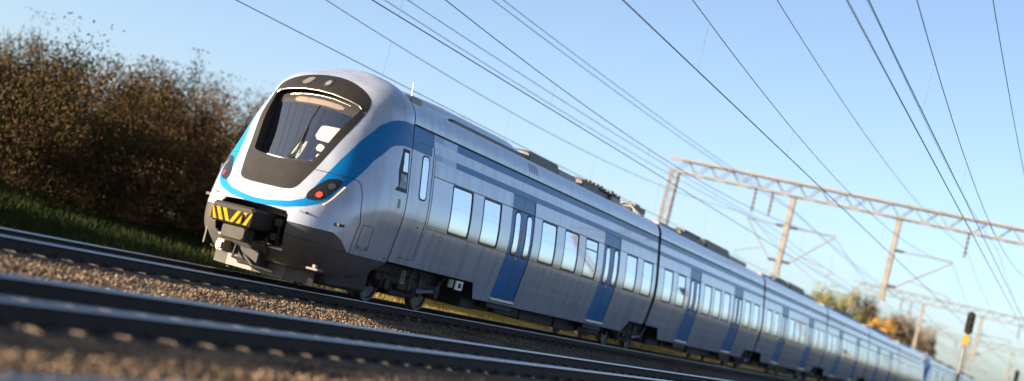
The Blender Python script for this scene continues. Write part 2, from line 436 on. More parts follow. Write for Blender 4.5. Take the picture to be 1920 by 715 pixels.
# ------------------------------------------------------------------ foliage
def leaf_mesh(name, C, size, m, parent=None, aspect=1.6, upright=0.):
    n = len(C); s = size if np.ndim(size) else np.full(n, size)
    d = rng.normal(size=(n, 3)); d[:, 2] += upright * np.sign(d[:, 2] + 1e-9) * 2; d /= np.linalg.norm(d, axis=1, keepdims=True)
    e = np.cross(d, rng.normal(size=(n, 3))); e /= np.linalg.norm(e, axis=1, keepdims=True)
    a = d * (s * aspect)[:, None]; b = e * (s * .5)[:, None]
    V = np.stack([C - a * .5, C + b, C + a * .5, C - b], 1).reshape(-1, 3)
    me = bpy.data.meshes.new(name); me.vertices.add(n * 4); me.vertices.foreach_set('co', V.reshape(-1))
    me.loops.add(n * 4); me.loops.foreach_set('vertex_index', np.arange(n * 4))
    me.polygons.add(n); me.polygons.foreach_set('loop_start', np.arange(n) * 4); me.update()
    return link(name, me, m, parent)
def blob_points(n, c, rad, nclump=14, fill=.55):
    """points gathered in clumps through a crown of radii rad about c"""
    cl = rng.normal(size=(nclump, 3)); cl /= np.linalg.norm(cl, axis=1, keepdims=True); cl *= rng.uniform(.25, .95, (nclump, 1)) ** .6
    k = rng.integers(0, nclump, n); r = np.clip(rng.normal(size=(n, 3)), -1.7, 1.7) * rng.uniform(.10, .26, nclump)[k][:, None] * 1.1
    P = cl[k] + r
    return np.asarray(c) + P * np.asarray(rad)
def tree(name, label, loc, h, rad, m, seed, nleaf=2600, leaf=.30, group='trees beyond the far end of the train', conifer=False):
    t = empty(name, loc); tag(t, label, 'tree', group)
    rs = random.Random(seed); mb = MB()
    tr = h * .022 + .04
    mb.tube([(0, 0, -.3), (rs.uniform(-.1, .1), rs.uniform(-.1, .1), h * .3), (rs.uniform(-.2, .2), rs.uniform(-.2, .2), h * .62), (rs.uniform(-.2, .2), rs.uniform(-.2, .2), h * .93)], [tr, tr * .8, tr * .5, tr * .12], 7)
    for i in range(13):
        z = h * rs.uniform(.22, .8); a = rs.uniform(0, 6.28); L = rad * rs.uniform(.6, 1.) * (1.1 - z / h * .5)
        p1 = (math.cos(a) * L * .5, math.sin(a) * L * .5, z + L * .3); p2 = (math.cos(a) * L, math.sin(a) * L, z + L * rs.uniform(.45, .9))
        mb.tube([(0, 0, z), p1, p2], [tr * .38, tr * .22, tr * .05], 5)
    mb.build('trunk', BARK, t)
    if conifer:
        n = nleaf; zz = rng.random(n) ** 1.3; rr = (1 - zz) * rad * (.75 + .25 * np.sin(zz * 46)) * rng.random(n) ** .45; a = rng.uniform(0, 6.28, n)
        C = np.stack([np.cos(a) * rr, np.sin(a) * rr, h * (.08 + .92 * zz) - rr * .3], -1)
    else:
        C = blob_points(nleaf, (0, 0, h * .6), (rad, rad, h * .40), 22)
    leaf_mesh('crown', C, rng.uniform(.6, 1.2, len(C)) * leaf, m, t)
    return t

# woodland on the left bank: twiggy brown scrub
def ridge(x, y): return np.interp(y, [-40, 14, 20, 30, 40, 60, 120], [5.0, 5.0, 5.4, 5.9, 6.3, 7., 8.5])
PB, PG, TW = [], [], []
def scrub(x, y, h, w, n, green):
    c = (x, y, h * .52); P = blob_points(n, c, (w, w, h * .5), 10)
    P[:, 2] = np.maximum(P[:, 2], .0)
    (PG if green else PB).append(P)
    k = int(n * .035)
    a = rng.uniform(0, 6.28, k); rr = w * rng.random(k) * .8
    TW.append(np.stack([x + np.cos(a) * rr, y + np.sin(a) * rr, h * rng.uniform(.2, 1.02, k)], -1))
for row, (x0, x1, ya, yb, n, hk) in enumerate([(-20, -15.5, 15, 62, 110, .8), (-28, -21, 14, 75, 110, 1.), (-38, -30, 2, 95, 110, 1.18), (-22, -17, -12, 4, 26, .95)]):
    for i in range(n):
        x = random.uniform(x0, x1); y = ya + (yb - ya) * (i + random.random()) / n
        d = math.hypot(x - CAM.x, y - CAM.y); h = (.9 + d * math.tan(R(4.75))) * random.uniform(.82, 1.04) * (hk if row != 2 else 1.) 
        if row == 3: h = random.uniform(3.4, 5.)
        if row == 0: h *= random.uniform(.7, 1.)
        scrub(x, y, h, random.uniform(1.3, 2.4), 2200, random.random() < (.28 if y < 26 else .1))
wood = leaf_mesh('woodland', np.concatenate(PB), rng.uniform(.04, .10, sum(map(len, PB))), WOODL, aspect=1.6, upright=.12)
tag(wood, 'brown leafless scrub wood on the bank left of the train', 'woodland', kind='stuff')
wood2 = leaf_mesh('evergreen_scrub', np.concatenate(PG), rng.uniform(.035, .09, sum(map(len, PG))), WOODG, aspect=1.7)
tag(wood2, 'olive green bushes among the brown wood on the bank', 'bushes', kind='stuff')
tw = leaf_mesh('bare_twigs', np.concatenate(TW), rng.uniform(.025, .045, sum(map(len, TW))), WOODL, aspect=14, upright=.5)
me_ = tw.data; tag(tw, 'thin bare twigs sticking out of the brown wood', 'twigs', kind='stuff')

# sunlit wood on the other side of the line, far right of the camera: it shows as the reflected tree line in the train
PF = []
for i in range(420):
    y = random.uniform(60, 1100); x = 150 + .16 * y + random.uniform(-15, 50); h = random.uniform(4.5, 8.5)
    PF.append(blob_points(220, (x, y, h * .42), (5.5, 5.5, h * .56), 10))
wf = leaf_mesh('far_woodland', np.concatenate(PF), rng.uniform(.7, 1.5, sum(map(len, PF))), WOODL, aspect=1.5)
tag(wf, 'sunlit brown wood across the field, mirrored in the carriage sides', 'woodland', kind='stuff')

def at_az(azdeg, x):                                   # ground point on the line x = const seen at an azimuth left of the track
    d = (CAM.x - x) / math.tan(R(azdeg)); return (x, CAM.y + d)
for az, x, h, rad, m, nm, lab, con in [
    (10.0, -16, 7.6, 2.6, OLIVE, 'broadleaf_tree', 'low olive green tree above the train roof, leftmost of the far clump', False),
    (9.25, -14, 9.4, 3.0, OLIVE, 'broadleaf_tree', 'olive green tree second from the left in the far clump', False),
    (8.5, -15, 11.0, 3.2, OLIVE, 'broadleaf_tree', 'tallest olive green tree beside the brown trees', False),
    (7.85, -17, 11.9, 3.2, BROWNL, 'broadleaf_tree', 'brown autumn tree in the middle of the far clump', False),
    (7.45, -12.5, 8.9, 2.0, GOLDL, 'broadleaf_tree', 'small golden yellow tree in front of the brown trees', False),
    (7.0, -15, 12.0, 3.6, BROWNL, 'broadleaf_tree', 'wide brown tree right of the golden tree', False),
    (6.35, -15, 12.4, 3.6, BROWNL, 'broadleaf_tree', 'tall brown tree two places left of the dark conifer', False),
    (5.9, -14, 11.6, 3.0, BROWNL, 'broadleaf_tree', 'brown tree touching the dark conifer', False),
    (5.45, -13.5, 12.2, 3.6, DARKL, 'conifer_tree', 'dark almost black conifer at the right end of the far clump', True)]:
    X, Y = at_az(az, x)
    tree(nm, lab, (X, Y, -.5), h + .5, rad, m, int(az * 100), nleaf=7000, leaf=.24, conifer=con)
for i, (az, x, h) in enumerate([(15.5, -30, 7), (12.4, -30, 7.5), (10.6, -26, 7.5)]):
    X, Y = at_az(az, x)
    tree('broadleaf_tree', ['brown tree hidden low behind the second carriage roof', 'brown tree low behind the third carriage roof', 'brown tree just left of the olive green trees'][i], (X, Y, -.5), h, 3., BROWNL, i, nleaf=4000, leaf=.22)

# ------------------------------------------------------------------ the train
ZG = 3.482
def lower_edge(y, L, first):
    """height of the side wall's lower edge along a carriage of length L"""
    def cut(y, a0, a1, b1, b0):
        return float(np.interp(y, [a0, a1, b1, b0], [.52, .86, .86, .52]))
    z = .52
    if first: z = max(z, float(np.interp(y, [6.9, 7.2], [.86, .52])))
    else: z = max(z, float(np.interp(y, [1.6, 2.05], [.86, .52])))
    z = max(z, float(np.interp(y, [L - 2.05, L - 1.6], [.52, .86])))
    return z
def side_wall(root, y0, y1, L, holes, first, sx):
    ys = sorted(set([round(v, 4) for v in list(np.arange(y0, y1, .8)) + [y1, 6.9, 7.2, L - 2.05, L - 1.6] + ([] if first else [1.6, 2.05]) + [h[0] for h in holes] + [h[1] for h in holes] if y0 <= v <= y1]))
    zfix = sorted(set([.98, 1.25, 1.5, 1.62, 1.70, 1.8, 1.925, 2.05, 2.2, 2.35, 2.5, 2.64, 2.85, 3.03, 3.22, 3.35, ZG]))
    rows = [None, None] + zfix
    V = []
    for y in ys:
        lo = lower_edge(y, L, first)
        for k, z in enumerate(rows):
            zz = lo if k == 0 else lo + (.98 - lo) * (.14 / .46) if k == 1 else z
            V.append((sx * float(Wf(zz)), y, zz))
    n = len(rows); F = []
    for i in range(len(ys) - 1):
        for k in range(n - 1):
            ym = (ys[i] + ys[i + 1]) / 2; zm = (V[i * n + k][2] + V[i * n + k + 1][2]) / 2
            if any(h[0] < ym < h[1] and h[2] < zm < h[3] for h in holes): continue
            q = (i * n + k, (i + 1) * n + k, (i + 1) * n + k + 1, i * n + k + 1)
            F.append(q if sx > 0 else q[::-1])
    return meshobj('side_wall', V, F, PAINT, root, smooth=True)
def window(root, y0, y1, bar=False):
    fr = patch('window', rrect(y0 - .022, y1 + .022, 1.678, 2.662, .05), side_map, RUBBER, root, off=.006, thick=.03, step=.25, holes=[rrect(y0 + .012, y1 - .012, 1.712, 2.628, .05)])
    patch('pane', rrect(y0, y1, 1.70, 2.64, .02), side_map, PANE, fr, off=-.008, step=.12)
    if bar:
        mb = MB(); ribbon('x', [(y0 + .02, 2.40), (y1 - .02, 2.40)], side_map, .03, RUBBER, off=.004, step=.3, mb=mb); mb.build('transom', RUBBER, fr)
def door(root, y0, y1):
    ym = (y0 + y1) / 2
    for a, b, wa, wb in ((y0 + .012, ym - .006, y0 + .27, ym - .16), (ym + .006, y1 - .012, ym + .27, y1 - .16)):
        lf = patch('door', [(a, .67), (b, .67), (b, 3.02), (a, 3.02)], side_map, BLUE, root, off=-.012, thick=.03, step=.14)
        patch('pane_seal', rrect(wa - .02, wb + .02, 1.64, 2.66, .13), side_map, RUBBER, lf, off=-.004, thick=.01, step=.2, holes=[rrect(wa + .012, wb - .012, 1.69, 2.61, .10)])
        patch('pane', rrect(wa, wb, 1.68, 2.62, .11), side_map, PANE, lf, off=-.006, step=.12)
    patch('warning_sticker', [(ym + .05, 2.02), (ym + .15, 2.02), (ym + .15, 2.28), (ym + .05, 2.28)], side_map, REDP, root, off=-.008, step=.3)
    patch('door_button', circle(ym - .07, 1.60, .03, 10), side_map, WHITEP, root, off=-.002, thick=.01, step=.3)
    mb = MB(); mb.box(1.36, 1.53, y0 + .02, y1 - .02, .575, .625, .012); mb.build('door_step', SILV, root)
    mb = MB(); mb.box(1.30, 1.46, y0 + .05, y1 + .1, .40, .50, .012); mb.build('step_box', DARK, root)
def stripes(root, y0, y1):
    patch('upper_stripe', [(y0, 3.315), (y1, 3.315), (y1, 3.464), (y0, 3.464)], side_map, BLUE, root, off=.002, step=.3)
    patch('lower_stripe', [(y0, 2.99), (y1, 2.99), (y1, 3.115), (y0, 3.115)], side_map, BLUE, root, off=.002, step=.3)
def roof(root, y0, y1):
    zs = ZG + .012 + np.linspace(0, .38, 8); sec = [(float(Wf(z)), z) for z in zs]
    sec += [(1.12, 3.90), (1.08, 3.83), (0., 3.86)]
    sec = sec + [(-x, z) for x, z in sec[-2::-1]]
    n = len(sec); ys = [y0, (y0 + y1) / 2, y1]; V = [(x, y, z) for y in ys for x, z in sec]
    F = [(i * n + j, (i + 1) * n + j, (i + 1) * n + j + 1, i * n + j + 1) for i in range(2) for j in range(n - 1)]
    meshobj('roof', V, F, PAINT, root, smooth=True)
    mb = MB(); mb.box(1.374, 1.396, y0, y1, ZG - .016, ZG + .014); mb.build('gutter', SEAM, root)
def ends(root, y0, y1, bel0, bel1):
    """inner end walls and the dark concertina between carriages"""
    prof = [(float(Wf(z)) - .05, z) for z in np.linspace(.9, 3.45, 12)] + [(1.15, 3.75), (.9, 3.8)]
    loop = prof + [(-x, z) for x, z in prof[::-1]]
    n = len(loop)
    V = [(x, y, z) for y in (y0 + .05, y1 - .05) for x, z in loop]
    meshobj('inner_shell', V, [(j, n + j, n + (j + 1) % n, (j + 1) % n) for j in range(n)] + [tuple(range(n)), tuple(range(2 * n - 1, n - 1, -1))], DARK, root)
    if bel1:
        V = []
        ys = np.linspace(y1 - .05, y1 + .35, 9)
        for k, y in enumerate(ys): V += [(x * (1.012 - .02 * (k % 2)), y, z) for x, z in loop]
        F = [(i * n + j, (i + 1) * n + j, (i + 1) * n + (j + 1) % n, i * n + (j + 1) % n) for i in range(8) for j in range(n)]
        meshobj('gangway_bellows', V, F, mat('bellows_rubber', (.05, .055, .065), .6), root)
def bogie(root, yc, name='bogie', base=2.4, shared=False):
    b = MB()
    for s in (-1, 1):
        b.box(s * 1.02 - .09, s * 1.02 + .09, yc - base / 2 - .38, yc + base / 2 + .38, .46, .62, .03)
        b.box(s * 1.02 - .1, s * 1.02 + .1, yc - .55, yc + .55, .36, .56, .03)
        for q in (-1, 1):
            yw = yc + q * base / 2
            b.box(s * 1.02 - .1, s * 1.02 + .12, yw - .17, yw + .17, .32, .62, .04)
            b.lathe([(.11, -.02), (.11, .05), (.06, .06)], (s * 1.14, yw, .43), 'x', 14)
            b.tube([(s * 1.05, yw - q * .3, .62), (s * 1.05, yw - q * .3, .86)], .09, 10)
    b.box(-1., 1., yc - .2, yc + .2, .42, .66, .03)
    b.box(-.62, .62, yc - .95, yc - .2, .2, .6, .05); b.box(-.62, .62, yc + .2, yc + .95, .2, .6, .05); b.box(.84, 1.0, yc - .62, yc + .62, .22, .5, .04)
    b.box(-1.12, 1.12, yc - base / 2 - .5, yc + base / 2 + .45, .62, .86, .04)
    f = b.build(name, DARK2, root)
    for s in (-1, 1):
        for q in (-1, 1):
            yw = yc + q * base / 2; m = MB()
            m.lathe([(.40, -.07), (.445, -.068), (.455, -.045), (.425, -.04), (.42, .065), (.36, .068), (.345, .035), (.14, .03), (.13, .075), (.05, .08)] if s > 0 else
                    [(.05, -.08), (.13, -.075), (.14, -.03), (.345, -.035), (.36, -.068), (.42, -.065), (.425, .04), (.455, .045), (.445, .068), (.40, .07)], (s * .755, yw, .424), 'x', 32)
            m.build('wheel', WHEELM, f, smooth=False)
    m = MB(); m.tube([(1.16, yc + .15, .40), (1.17, yc + 1.0, .47)], .045, 10); m.tube([(1.16, yc + .15, .40), (1.165, yc + .5, .43)], .062, 10)
    m.tube([(1.14, yc + 1.1, .42), (1.2, yc + 1.42, .84)], .04, 8)
    m.tube([(1.14, yc + .35, .36), (1.15, yc + .38, .66), (1.16, yc + .2, .84)], .022, 6); m.tube([(1.14, yc - .1, .36), (1.15, yc - .14, .60), (1.16, yc - .05, .84)], .018, 6)
    m.build('damper', mat('damper_blue_grey', (.07, .09, .13), .5), f)
    m = MB(); m.lathe([(.20, -.12), (.23, -.08), (.23, .1), (.2, .13)], (1.02, yc + .52, .70), 'x', 16); m.build('air_spring', DARK, f)
    m = MB()
    y, z0 = yc - .72, .50
    for a in ((y, y + .14, z0, z0 + .02), (y, y + .14, z0 + .24, z0 + .26), (y, y + .02, z0 + .02, z0 + .24), (y + .12, y + .14, z0 + .02, z0 + .24)):
        m.box(1.20, 1.235, a[0], a[1], a[2], a[3])
    if not shared: m.build('bracket_frame', mat('dull_bracket', (.30, .27, .22), .6), f)
    return f
def underframe(root, y0, y1):
    mb = MB(); y = y0; rs = random.Random(int(y0 * 10 + y1)); k = 0
    mb.box(-1.40, 1.40, y0, y1, .535, .9)
    while y < y1 - 1.:
        l = rs.uniform(.9, 2.1); l = min(l, y1 - y)
        mb.box(-1.05, 1.22 - rs.uniform(0, .12), y, y + l - .12, rs.uniform(.22, .30), .54, .02); y += l
    mb.build('underframe', DARK, root)
def box_part(root, name, m, x0, x1, y0, y1, z0, z1, b=.03): mb = MB(); mb.box(x0, x1, y0, y1, z0, z1, b); return mb.build(name, m, root)
def roof_gear(root, items):
    for nm, m, a in items: box_part(root, nm, m, *a)
def cable_loops(root, y0):
    for k in range(7):
        y = y0 + .18 * k; mb = MB(); pts = []
        for i in range(11):
            t = i / 10 * math.pi; pts.append((1.0 - .34 * (1 - math.cos(t)), y + .10 * math.sin(t * .5), 3.84 + .33 * math.sin(t)))
        mb.tube(pts, .020, 6); mb.build('cable_loop', GREYM, root)
    box_part(root, 'cable_box', GREYD, .45, .95, y0 + .15, y0 + .6, 4.05, 4.2, .02)
    box_part(root, 'cable_box', GREYD, .45, .95, y0 + .75, y0 + 1.25, 4.0, 4.15, .02)

def inner_items(root, wins, doors_, bandy):
    for w in wins: window(root, w[0], w[1], len(w) > 2)
    for d in doors_: door(root, *d)
    cuts = sorted([(w[0] - .04, w[1] + .04) for w in wins] + [(d[0] - .02, d[1] + .02) for d in doors_]); y = bandy[0]
    for a, b in cuts + [(bandy[1], bandy[1])]:
        if a - y > .1: patch('window_band', [(y, 1.672), (a, 1.672), (a, 2.668), (y, 2.668)], side_map, BANDM, root, off=.0025, thick=.002, step=.14)
        y = b
    ribbon('band_trim', [(bandy[0], 2.675), (bandy[1], 2.675)], side_map, .016, SEAM, root, off=.004, step=.4); ribbon('band_trim', [(bandy[0], 1.664), (bandy[1], 1.664)], side_map, .010, SEAM, root, off=.004, step=.4)

# ---- driving carriage
LE, LC = 20.6, 16.36
def xz(pts): return [px(x, z) for x, z in pts]
def sym(half): return half + [(-x, z) for x, z in half[::-1] if abs(x) > 1e-6]
def driving_carriage():
    t = empty('driving_carriage')
    # outlines on the nose, right half from the bottom middle up
    mask_h = [(0, 1.66), (.32, 1.66), (.50, 1.68), (.59, 1.75), (.65, 1.92), (.73, 2.18), (.79, 2.42), (.87, 2.72), (.95, 3.03), (.985, 3.32), (.99, 3.51), (.94, 3.65), (.75, 3.79), (.41, 3.92), (0, 3.975)]
    mask = smooth_loop(sym(mask_h), 2); mask_uv = xz(mask)
    open_h = [(0, 2.19), (.35, 2.205), (.58, 2.24), (.635, 2.31), (.74, 2.78), (.85, 3.22), (.90, 3.42), (.84, 3.475), (.63, 3.525), (.3, 3.58), (0, 3.595)]
    opn = smooth_loop(sym(open_h), 1); open_uv = xz(opn)
    NZ = .36
    top_v = 3.482 + VS * math.pi / 2
    E = math.pi / 2 * US
    notch = [(.70, 1.12), (.68, 1.22), (.62, 1.29), (.3, 1.31)]
    border = [(E, .83), py(1.35, .83), py(1.07, .84), py(.82, 1.03), py(.62, 1.12)] + [px(1.0, 1.12)] + xz(notch)
    border = border + [(-u, v) for u, v in border[::-1]]
    shell = [(-E, top_v - .002), (E, top_v - .002)][::-1]
    outer = [(-E, top_v - .002)] + [(u, v) for u, v in border[::-1]] + [(E, top_v - .002)]
    patch('nose_shell', outer, nose, PAINT, t, thick=.03, step=.07, holes=[mask_uv])
    patch('windscreen_surround', mask_uv, nose, BLACKP, t, off=.004, thick=.03, step=.055, holes=[open_uv])
    # skirt under the nose, with the coupler opening
    slo = lambda y: float(np.interp(y, [0, 1.7, 2.0, 2.55], [.36, .42, .55, .80]))
    up_ = [(E, .822), py(1.35, .822), py(1.07, .832), py(.82, 1.022), py(.62, 1.112), px(1.0, 1.112), px(.71, 1.112), px(.70, .70), px(.62, .64), px(.3, .63)]
    lo_ = [py(2.5, .80), py(2.1, .60), py(1.8, .44), py(1.3, .37), py(.8, .36), px(.9, .36), px(.5, .36), px(.2, .36)]
    patch('skirt', up_ + [(-u, v) for u, v in up_[::-1]] + [(-u, v) for u, v in lo_] + [(u, v) for u, v in lo_[::-1]], nose, SKIRT, t, off=-.004, thick=.03, step=.07)
    box_part(t, 'coupler_recess', RUBBER, -.95, .95, .75, .80, .45, 1.5, .01)
    mb = MB(); mb.box(-.95, .95, .15, .8, 1.33, 1.36); mb.box(-.99, -.96, .25, .8, .4, 1.36); mb.box(.96, .99, .5, .8, .4, 1.36); mb.build('recess_lining', RUBBER, t)
    # blue band: round the front, under the lamps and up to the joint
    bu = [px(0, 1.392), px(.15, 1.395), px(.32, 1.42), px(.61, 1.475), px(.80, 1.575), px(.845, 1.75), px(.89, 1.96), px(.935, 2.12), px(1.0, 2.39), px(1.13, 2.84), py(1.52, 3.23), py(1.75, 3.36), py(1.96, 3.43), py(2.2, 3.465), (E, 3.47)]
    bl = [(E, 3.015), py(2.3, 3.01), py(2.12, 3.0), py(1.9, 2.955), py(1.77, 2.9), py(1.34, 2.56), py(.97, 2.17), py(.79, 1.99), px(1.20, 1.90), px(1.14, 1.68), px(1.05, 1.56), px(.88, 1.45), px(.55, 1.345), px(.3, 1.315), px(0, 1.30)]
    band = bu + bl + [(-u, v) for u, v in bl[::-1][1:]] + [(-u, v) for u, v in bu[::-1][:-1]]
    patch('blue_band', band, nose, BLUE, t, off=.003, thick=.003, step=.06)
    # head lamps
    lamp = [(.835, 1.575), (.805, 1.65), (.82, 1.74), (.90, 1.88), (.975, 2.0), (1.06, 2.045), (1.15, 2.055), (1.20, 2.02), (1.19, 1.93), (1.14, 1.80), (1.09, 1.69), (1.03, 1.62), (.94, 1.585)]
    lamp = smooth_loop(lamp, 1)
    for s in (-1, 1):
        L = [px(s * x, z) for x, z in lamp]
        if s < 0: L = L[::-1]
        h = patch('headlight', L, nose, LAMPH, t, off=.010, thick=.012, step=.05)
        c = px(s * .985, 1.70); patch('red_lens', circle(c[0], c[1], .048), nose, REDL if s > 0 else REDO, h, off=.020, thick=.008, step=.03)
        c = px(s * 1.09, 1.90); patch('white_lens', circle(c[0], c[1], .056), nose, mat('dark_lens', (.05, .052, .058), .2, spec=.4), h, off=.018, thick=.008, step=.03)
    # marker lamp and horn grille in the black forehead
    c = px(.05, 3.77); o = patch('marker_lamp', circle(c[0], c[1], .115, 24), nose, RUBBER, t, off=.012, thick=.01, step=.05)
    patch('lens', circle(c[0] + .012, c[1], .066, 20), nose, CLEARL, o, off=.022, thick=.01, step=.03)
    c = px(-.36, 3.75); o = patch('horn_grille', circle(c[0], c[1], .115, 24), nose, RUBBER, t, off=.009, thick=.008, step=.05)
    for k in range(5):
        dx = -.08 + .04 * k; hh = math.sqrt(max(.108 ** 2 - dx ** 2, 0)); ribbon('grille_bar', [(c[0] + dx - .02, c[1] - hh), (c[0] + dx + .02, c[1] + hh)], nose, .018, mat('grille_bar', (.16, .15, .14), .5), o, off=.018)
    # windscreen set back in its opening
    def gl(x, z, back=0.): return (x * .97, .75 + (z - 2.27) * .474 + .10 * (x / .8) ** 2 - .02 + back, z)
    def glass_f(u, v):
        u = np.asarray(u, float); v = np.asarray(v, float)
        return np.stack([u * .97 + 0 * v, .73 + (v - 2.27) * .474 + .10 * (u / .8) ** 2, v + 0 * u], -1)
    OL = resample(opn, .05); OU = np.array([px(x, z) for x, z in OL]); A = nose(OU[:, 0], OU[:, 1]); B = np.array([gl(x, z) for x, z in OL]); n = len(OL)
    meshobj('windscreen_reveal', list(A) + list(B), [(i, (i + 1) % n, n + (i + 1) % n, n + i) for i in range(n)], BLACKP, t, smooth=True)
    patch('windscreen', opn, glass_f, GLASS, t, step=.08)
    clear = smooth_loop(sym([(0, 2.235), (.35, 2.25), (.53, 2.28), (.60, 2.33), (.70, 2.75), (.80, 3.16), (.79, 3.235), (.72, 3.25), (.4, 3.285), (0, 3.295)]), 1)
    fr = patch('windscreen_border', opn, glass_f, mat('glass_frit', (.03, .03, .032), .12, spec=.7), t, off=.004, step=.06, holes=[clear])
    disp = smooth_loop([(-.50, 3.315), (-.2, 3.335), (.2, 3.34), (.55, 3.31), (.57, 3.40), (.2, 3.44), (-.2, 3.44), (-.50, 3.415)], 1)
    patch('destination_display', disp, glass_f, mat('display_brown_grey', (.14, .115, .10), .35), t, off=.010, thick=.005, step=.08)
    mb = MB(); arc = [(-.90 + .06 * i) for i in range(31)]
    top = [(x, float(np.interp(abs(x), [0, .3, .63, .84, .9], [3.592, 3.577, 3.524, 3.47, 3.42]))) for x in arc]
    pts = []
    for x, z in top:
        u, v = px(x, z); p = nose(np.array([u]), np.array([v]))[0]; pts.append((p[0], p[1] - .01, p[2]))
    mb.tube(pts, .011, 6); mb.build('visor_lit_rim', mat('lit_rim_satin', (.45, .42, .38), .3, metal=.7), t)  # light grey rim tube, its bright colour stands for the visor's lit edge
    mb = MB(); mb.tube([gl(x, z - .075, -.012) for x, z in top if abs(x) < .68], .006, 6); mb.build('glass_highlight', SILV, t)  # thin silver tube drawn as the highlight along the glass top edge
    mb = MB(); mb.tube([gl(x, 2.20 + .035 * abs(x) ** 1.5 * 1.6, -.03) for x in np.linspace(-.58, .58, 15)], .014, 6); mb.build('sill_trim', SILV, t)
    mb = MB()
    mb.tube([gl(.02, 2.25, -.05), gl(.135, 2.36, -.05), gl(.07, 2.9, -.045)], [.018, .014, .010], 6)
    mb.tube([gl(.19, 2.36, -.03), gl(.10, 2.7, -.03), gl(.04, 3.0, -.03), gl(.075, 3.33, -.028)], .010, 6)
    mb.tube([gl(.0, 2.25, -.05), gl(.05, 2.5, -.05), gl(.075, 2.88, -.045)], .007, 5)
    mb.build('wiper', RUBBER, t)
    # cab interior
    def sec_loop(y, k):
        pr = [(float(Wf(z)) * k, z) for z in np.linspace(1.2, 3.45, 8)] + [(1.1 * k, 3.8), (.6 * k, 4.02)]
        return [(x, y, z) for x, z in pr] + [(-x, y, z) for x, z in pr[::-1]]
    L = sec_loop(2.47, .965); meshobj('cab_back_wall', L, [tuple(range(len(L)))], CABG, t)
    bl = smooth_loop([(.25, 2.70), (.50, 2.68), (.735, 2.675), (.765, 2.82), (.79, 2.985), (.52, 2.985), (.30, 2.975), (.265, 2.93)], 1)
    def behind(d): return lambda u, v: glass_f(u, v) + np.array([0, d, 0])
    patch('sun_blind', bl, behind(.07), CREAM, t, thick=.01, step=.08)
    mb = MB(); mb.box(-1.2, 1.2, .82, 1.45, 1.7, 2.16, .04); mb.box(-.9, .9, 1.0, 1.35, 2.14, 2.26, .03); mb.build('cab_desk', CABD, t)
    mb = MB(); mb.box(-1.4, 1.4, .6, 2.46, 1.25, 1.3); mb.build('cab_floor', CABD, t)
    st = MB(); st.box(-.02, .40, 1.98, 2.10, 1.95, 2.55, .05); st.box(-.02, .40, 1.62, 2.08, 1.85, 1.98, .05); st.box(.06, .32, 2.0, 2.08, 2.56, 2.72, .03); st.build('cab_seat', SEATM, t)
    for lp in ([(.33, 2.50), (.50, 2.49), (.52, 2.56), (.44, 2.62), (.34, 2.63)], [(.40, 2.37), (.60, 2.35), (.61, 2.43), (.42, 2.45)], [(.02, 2.27), (.10, 2.27), (.13, 2.62), (.06, 2.62)], [(-.10, 2.27), (-.06, 2.27), (.0, 2.6), (-.03, 2.6)]):
        patch('cab_console', smooth_loop(lp, 1), behind(.16), CREAM if lp[0][0] > .2 else mat('cab_pale', (.42, .42, .36), .6), t, thick=.03, step=.1)
    # seams of the bonnet and hatches
    for s in (-1, 1):
        q = [px(.73, 2.125), px(1.05, 2.13), py(.90, 2.135), py(1.0, 2.12), py(1.05, 2.07), py(1.08, 1.95), py(1.10, 1.63), py(1.17, 1.40), py(1.14, .84)]
        ribbon('bonnet_seam', [(s * u, v) for u, v in q], nose, .011, SEAM, t, off=.005)
    ribbon('hatch_seam', [py(1.27, .95), py(1.66, .95), py(1.62, 1.39), py(1.27, 1.39), py(1.27, .95)], nose, .009, SEAM, t, off=.004)
    ribbon('skirt_seam', [px(.72, .90), px(1.1, .88), py(.8, .84), py(1.07, .83), py(1.6, .825), py(2.5, .82)], nose, .010, SEAM, t, off=.002)
    for y, z in ((1.33, .99), (1.58, .99), (2.4, .90)): c = py(y, z); patch('latch', circle(c[0], c[1], .018, 10), nose, SEAM, t, off=.005, thick=.004, step=.1)
    mb = MB(); P = [nose(np.array([px(x, z)[0]]), np.array([z]))[0] for x, z in ((1.10, 1.555), (1.165, 1.69), (1.24, 1.94))]
    P = [Vector(p) + Vector((.045, -.035, 0)) for p in P]; mb.tube([P[0] + Vector((-.05, .04, 0)), P[0], P[1], P[2], P[2] + Vector((-.05, .04, 0))], .013, 8); mb.build('grab_handle', mat('handle_tan', (.5, .45, .38), .4), t)
    mb = MB(); mb.tube([(-1.52, 1.24, 1.60), (-1.58, 1.20, 1.64), (-1.59, 1.20, 1.88), (-1.52, 1.26, 1.93)], [.015, .035, .03, .015], 8); mb.build('far_mirror', RUBBER, t)
    # cab side window with its quarter pane
    cw = [py(2.20, 2.97), py(2.47, 2.97), py(2.50, 2.17), py(2.03, 2.17), py(2.06, 2.22), py(2.14, 2.25), py(2.10, 2.55)]
    o = patch('cab_window', cw, nose, RUBBER, t, off=.006, thick=.02, step=.06)
    patch('pane', [py(2.25, 2.90), py(2.41, 2.90), py(2.44, 2.55), py(2.24, 2.55)], nose, PANE, o, off=.010, thick=.003, step=.08)
    patch('pane', [py(2.18, 2.50), py(2.42, 2.50), py(2.45, 2.24), py(2.15, 2.24)], nose, mat('dark_glass', (.02, .024, .03), .05, spec=.8), o, off=.010, thick=.003, step=.08)
    patch('side_latch', [py(2.22, 1.86), py(2.31, 1.86), py(2.31, 2.03), py(2.22, 2.03)], nose, GREYM, t, off=.004, thick=.004, step=.08)
    # coupler hatch in warning stripes and the gear under it
    mb = MB(); mb.box(-.45, .41, -.60, .62, .84, 1.19, .05); cv = mb.build('coupler_cover', mat('coupler_black', (.022, .021, .02), .7, spec=.2), t)
    mb = MB(); mb.box(-.43, .39, -.607, -.601, .865, 1.085); mb.build('warning_panel', SIGB, cv)
